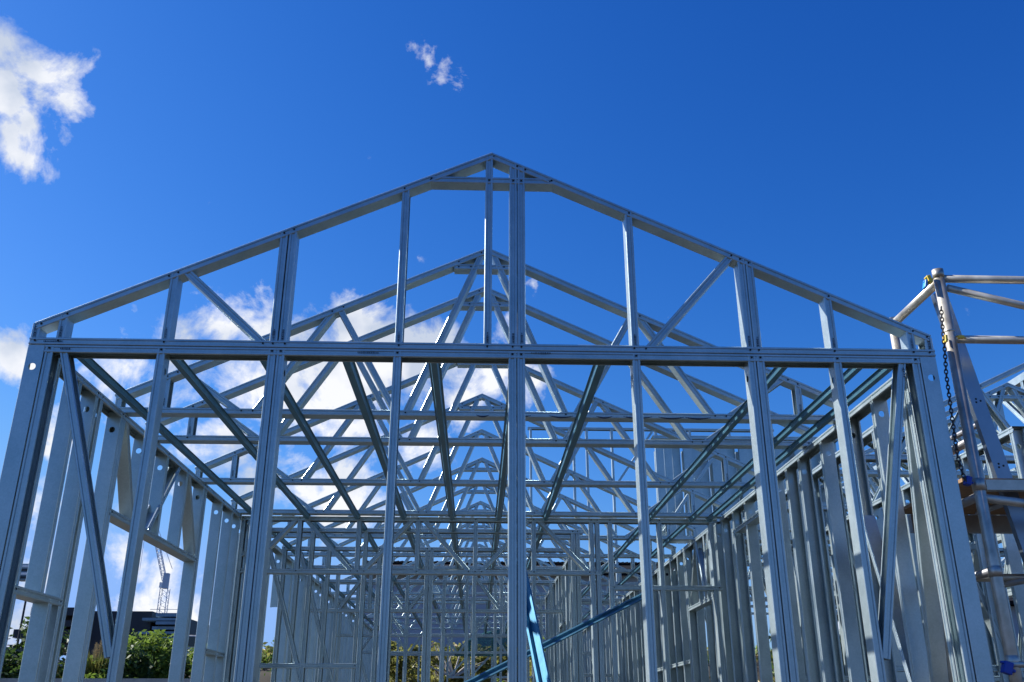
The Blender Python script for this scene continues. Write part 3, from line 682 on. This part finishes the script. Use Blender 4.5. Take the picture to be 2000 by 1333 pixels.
# left foreground planting behind the wall
LB = 17.0
mb = MB(); z0 = at(250, 1326, LB).z; p0 = at(-300, 1326, LB).x; p1_ = at(470, 1326, LB).x
mb.box(p0, p1_, LB-.1, LB+.1, 0, z0); tag(mb.build('retaining_wall', M['gum']), 'low timber retaining wall below the shrubs at the lower left', 'retaining wall')
mb = MB(); mb.box(p0, p1_+1, LB+.11, LB+9, .0, z0-.15); tag(mb.build('planted_terrace', M['soil']), kind='structure')
def lshrub(name, px, ytop, Y, r, lab, cat, lm, n, size, seed, hmin=0):
    zb = z0-.3; zt = at(px, ytop, Y).z
    return shrub(name, (at(px, 1300, Y).x, Y, zb), r, zt-zb, lab, cat, lm, n, size, seed, 'shrubs on the left terrace')
lshrub('tree', 295, 1240, 19.5, .95, 'bushy small tree with glossy leaves on the left terrace', 'tree', 'leaf1', 2300, .06, 41)
lshrub('tree', 258, 1262, 18.5, .65, 'smaller rounded tree at the left of the bushy one', 'tree', 'leaf3', 1500, .06, 42)
lshrub('shrub', 355, 1255, 20, .8, 'dark shrub right of the bushy tree', 'shrub', 'leaf3', 1600, .07, 43)
lshrub('shrub', 205, 1290, 18.5, .75, 'low spreading green shrub beneath the pampas plume', 'shrub', 'leaf1', 1600, .06, 44)
lshrub('shrub', 130, 1300, 19, .9, 'low green shrub behind the corner studs', 'shrub', 'leaf2', 1200, .06, 45)
lshrub('tree', 45, 1205, 19, .85, 'sparse young tree at the lower left edge', 'tree', 'leaf3', 900, .08, 46)
lshrub('shrub', 25, 1280, 18.2, .8, 'dark shrub at the foot of the sparse young tree', 'shrub', 'leaf3', 1500, .06, 47)
lshrub('shrub', 560, 1215, 20, .6, 'dark tall shrub seen through the left wall opening', 'shrub', 'leaf3', 1500, .07, 48)
lshrub('shrub', 425, 1255, 20, .7, 'green shrub seen through the gap beside the left studs', 'shrub', 'leaf1', 1300, .07, 49)
# pampas grass
for j, (px, lab) in enumerate(((193, 'pale pampas grass plumes standing over green shrubs at the lower left'), (130, 'smaller pampas tuft partly hidden by the corner studs'))):
    base = Vector((at(px, 1300, 18.6).x, 18.6, z0-.3)); t = thing('pampas_grass', lab, 'grass', tuple(base), 0, 'pampas grass'); rnd = random.Random(60+j)
    hz = at(px, 1262+18*j, 18.6).z-base.z; mb = MB(); mp_ = MB()
    for i in range(260):
        an = rnd.uniform(0, 6.28); l = hz*rnd.uniform(.5, .95); sp = rnd.uniform(.05, .42)
        q = Vector((math.cos(an)*sp, math.sin(an)*sp, l)); r_ = q*.5+Vector((0, 0, l*.12)); wv = Vector((-math.sin(an), math.cos(an), 0))*.008; k = len(mb.v)
        mb.v += [-wv, wv, r_+wv, q, r_-wv]; mb.face([k, k+1, k+2, k+3, k+4])
    for i in range(9):
        x = rnd.uniform(-.18, .18); zt = hz*rnd.uniform(.9, 1.12); yy = rnd.uniform(-.1, .1)
        mp_.tube((x*.3, 0, 0), (x, yy, zt), .006, 5, 0, .004)
        for q in range(90):
            f = rnd.random(); cc = Vector((x, yy, zt-.30*f)); dd = Vector((rnd.gauss(0, 1), rnd.gauss(0, 1), 1.6)).normalized(); wv = Vector((.004, .002, 0)); k = len(mp_.v)
            l = .07*(.4+math.sin(f*3)*.8); mp_.v += [cc-wv, cc+wv, cc+dd*l]; mp_.face([k, k+1, k+2])
    mb.build('blades', M['leaf2'], t); mp_.build('plumes', M['straw'], t)

# dark building with stacked slabs at the left
DY = 62
def X_(px, Y=DY): return at(px, 1300, Y).x
def Z_(py, Y=DY, px=200): return at(px, py, Y).z
db = thing('dark_building', 'dark building with stacked cantilevered slabs and pale louvres at the lower left', 'building', (X_(250), DY, 0))
def dpart(name, x0, x1, z0_, z1_, d0, d1, m): mb = MB(); mb.box(x0-db.location.x, x1-db.location.x, d0, d1, z0_, z1_); return mb.build(name, M[m], db)
dpart('wall', X_(150), X_(283), 0, Z_(1194), 0, 14, 'dark')
dpart('wall', X_(283)+.01, X_(352), 0, Z_(1206), 1, 14, 'dark')
for i, (a, b, c, d) in enumerate(((62, 150, 1192, 1207), (78, 150, 1216, 1228), (30, 150, 1233, 1249), (20, 150, 1262, 1266))): dpart('slab', X_(a), X_(b)-.02, Z_(d), Z_(c), -1.5+.2*i, 8, 'dark')
for i, (a, b, c, d) in enumerate(((300, 352, 1200, 1207), (276, 345, 1210, 1215), (305, 352, 1217, 1223), (296, 350, 1226, 1232), (272, 340, 1236, 1241), (300, 352, 1247, 1253), (290, 345, 1258, 1263))): dpart('louvre', X_(a), X_(b), Z_(d), Z_(c), -.9-.15*(i % 3), 1, 'louv')
dpart('roof_rail', X_(283), X_(340), Z_(1192), Z_(1191.3), -.5, -.4, 'louv')
# low pale building beyond
mb = MB(); mb.box(X_(400, 80), X_(700, 80), 80, 90, 0, Z_(1290, 80)); tag(mb.build('distant_building', M['fence']), 'low grey building far behind the left wall studs', 'building')
# pale sheds far behind the neighbouring unit
for x0, x1, yy, hh, lb in ((16, 30, 36, 5.2, 'grey shed far behind the neighbouring unit at the right edge'), (31, 48, 44, 6.5, 'taller grey shed farther right behind the neighbouring unit')):
    t = thing('shed', lb, 'shed', ((x0+x1)/2, yy, 0), 0, 'sheds behind the neighbouring unit'); hw = (x1-x0)/2
    mb = MB(); mb.box(-hw, hw, 0, 12, 0, hh); mb.build('wall', M['fence'], t)
    mb = MB(); mb.sweep([(-.5, hh), (6, hh+1.4), (12.5, hh), (12.5, hh+.15), (6, hh+1.55), (-.5, hh+.15)], (-hw-.4, 0, 0), (hw+.4, 0, 0), Vector((0, 1, 0)), Vector((0, 0, 1))); mb.build('roof', M['roof'], t)
    mb = MB(); mb.box(-hw*.4, hw*.1, -.05, -.003, 0, hh*.7); mb.build('roller_door', M['louv'], t)
# parked cars
def car(px, py, Y, label, m):
    c = Vector((at(px, py, Y).x, Y, max(0, at(px, py, Y).z-1.35))); t = thing('parked_car', label, 'car', tuple(c), R(8), 'parked cars')
    prof = [(-2.1, .35), (2.15, .35), (2.2, .7), (1.9, .88), (1.0, .98), (.45, 1.38), (-.9, 1.42), (-1.6, 1.0), (-2.15, .92)]
    mb = MB(); mb.sweep(prof, (0, -.85, 0), (0, .85, 0), Vector((1, 0, 0)), Vector((0, 0, 1))); o = mb.build('body', M[m], t); bv = o.modifiers.new('b', 'BEVEL'); bv.width = .08; bv.segments = 3
    mb = MB(); mb.sweep([(.9, 1.0), (.42, 1.33), (-.85, 1.36), (-1.4, 1.02)], (0, -.87, 0), (0, .87, 0), Vector((1, 0, 0)), Vector((0, 0, 1))); mb.build('side_window', M['glass'], t)
    for x in (-1.35, 1.35):
        for y in (-.82, .68):
            mb = MB(); mb.tube((x, y, .33), (x, y+.14, .33), .33, 18); wh = mb.build('wheel', M['rub'], t); mb = MB(); mb.tube((x, y-.01, .33), (x, y+.15, .33), .19, 12); mb.build('rim', M['alu'], wh)
    # the raised lot it stands on
    return t
car(44, 1268, 34, 'white car parked at the far left behind the sparse tree', 'white')
car(413, 1248, 36, 'silver car glimpsed between the left wall studs', 'alu')
mb = MB(); zc = at(200, 1268, 34).z-1.35; mb.box(-32, -9, 30, 50, .0, max(.1, zc)); tag(mb.build('raised_car_park', M['conc']), kind='structure')
# light pole
lp = thing('light_pole', 'slim dark pole standing behind the left corner studs', 'pole', (at(30, 1280, 30).x, 30, 0))
mb = MB(); mb.tube((0, 0, 0), (0, 0, at(48, 1143, 30).z), .045, 10, 0, .03); mb.build('pole', M['dark'], lp)
mb = MB(); mb.box(-.12, .12, -.12, .12, 0, .25); mb.build('base', M['dark'], lp)
# floodlight box
fz = at(57, 1119, 40); fb = thing('light_tower', 'grey boxy light tower head seen at the far left between studs', 'light tower', (fz.x-.1, 40, 0))
mb = MB(); mb.box(-.28, .28, -.25, .25, fz.z-.33, fz.z+.33); o = mb.build('lamp_housing', M['louv'], fb)
for k in range(4): mb = MB(); mb.box(-.24, .20, -.29, -.251, fz.z-.27+k*.15, fz.z-.18+k*.15); mb.build('lamp_panel', M['white' if k % 2 else 'dark'], fb)
mb = MB(); mb.tube((-.3, 0, 0), (-.3, 0, fz.z), .05, 8); mb.build('mast', M['craneg'], fb)
# tower crane
CY = 130
cb_ = at(316, 1198, CY); ct = at(311, 1150, CY)
cr = thing('tower_crane', 'white luffing tower crane with steep jib against the clouds at the left', 'crane', (cb_.x, CY, 0))
def lattice(name, a, b, w_, n, r=.07):
    a = Vector(a); b = Vector(b); t = (b-a).normalized(); u = t.cross(Vector((0, 1, 0))).normalized(); v = t.cross(u); mb = MB(); h = w_/2
    cs = [(-h, -h), (h, -h), (h, h), (-h, h)]
    for p, q in cs: mb.tube(a+u*p+v*q, b+u*p+v*q, r, 5)
    for i in range(n):
        s0 = a.lerp(b, i/n); s1 = a.lerp(b, (i+1)/n)
        for k in range(4):
            c0, c1 = cs[k], cs[(k+1) % 4]
            if i % 2: c0, c1 = c1, c0
            mb.tube(s0+u*c0[0]+v*c0[1], s1+u*c1[0]+v*c1[1], r*.6, 4)
    return mb.build(name, M['craneg'], cr)
o0 = Vector((cb_.x, CY, 0))
mx = ct.x-cb_.x
lattice('mast', (0, 0, 0), (0, 0, ct.z), 1.0, 26, .05)
mb = MB(); k1 = at(307, 1150, CY); k2 = at(313, 1124, CY); mb.box(-.35, .3, -.4, .4, ct.z, ct.z+2.0); mb.build('machinery_deck', M['craned'], cr)
mb = MB(); mb.box(-.75, -.37, -.3, .3, ct.z+.1, ct.z+.8); mb.build('cab', M['white'], cr)
j1 = Vector((cb_.x-.2, CY, ct.z+1.0)); j2 = at(292, 985, CY)
lattice('jib', j1-o0, j2-o0, .5, 26, .055)
mb = MB(); mb.tube(j2-o0, Vector((.6, 0, ct.z+2.6)), .04, 5); mb.tube(j2-o0, j2-o0-Vector((0, 0, 9)), .03, 5); mb.build('hoist_cable', M['craneg'], cr)
# house with dark roof behind the bank
HY = 44
ho = thing('house', 'house with a dark tiled roof and blue grey walls beyond the planted bank', 'house', (at(960, 1200, HY).x, HY, 0))
hx0, hx1 = at(700, 1200, HY).x-ho.location.x, at(1330, 1200, HY).x-ho.location.x
ze = at(960, 1122, HY).z; zr = at(960, 1108, HY+4).z
mb = MB(); mb.box(hx0, hx1, 0, 9, 0, ze); mb.build('wall', M['fence'], ho)
mb = MB(); k = 0
pr = [(-.5, ze-.1), (4.5, zr), (9.5, ze-.1), (9.5, ze+.05), (4.5, zr+.2), (-.5, ze+.05)]
mb.sweep(pr, (hx0-.4, 0, 0), (hx1+.4, 0, 0), Vector((0, 1, 0)), Vector((0, 0, 1)))
mb.build('roof', M['roof'], ho)
rt = MB()
for i in range(70):
    x = hx0-.4+(hx1-hx0+.8)*i/70; rt.tube((x, 4.5, zr+.22), (x+(hx1-hx0+.8)/72, 4.5, zr+.26), .13, 7)
rt.build('ridge_tiles', M['roof'], ho)
# green netting hung on the far frame
mb = MB(); c0 = at(888, 1282, 21.4); c1 = at(992, 1228, 21.4); nx_, nz_ = 26, 18
for j in range(nz_+1):
    for i in range(nx_+1):
        u, v = i/nx_, j/nz_; zt = c1.z-(1-u)**2*.45
        mb.v.append(Vector((c0.x+(c1.x-c0.x)*u, 21.44+.02*math.sin(u*19+v*4)+.02*noise.noise(Vector((u*7, v*7, 0))), c0.z+(zt-c0.z)*v)))
for j in range(nz_):
    for i in range(nx_): k = j*(nx_+1)+i; mb.face([k, k+1, k+nx_+2, k+nx_+1])
o = mb.build('netting', M['net'], smooth=True); sd = o.modifiers.new('s', 'SOLIDIFY'); sd.thickness = .003
tag(o, 'green mesh netting hung on the far wall frame left of centre', 'netting')
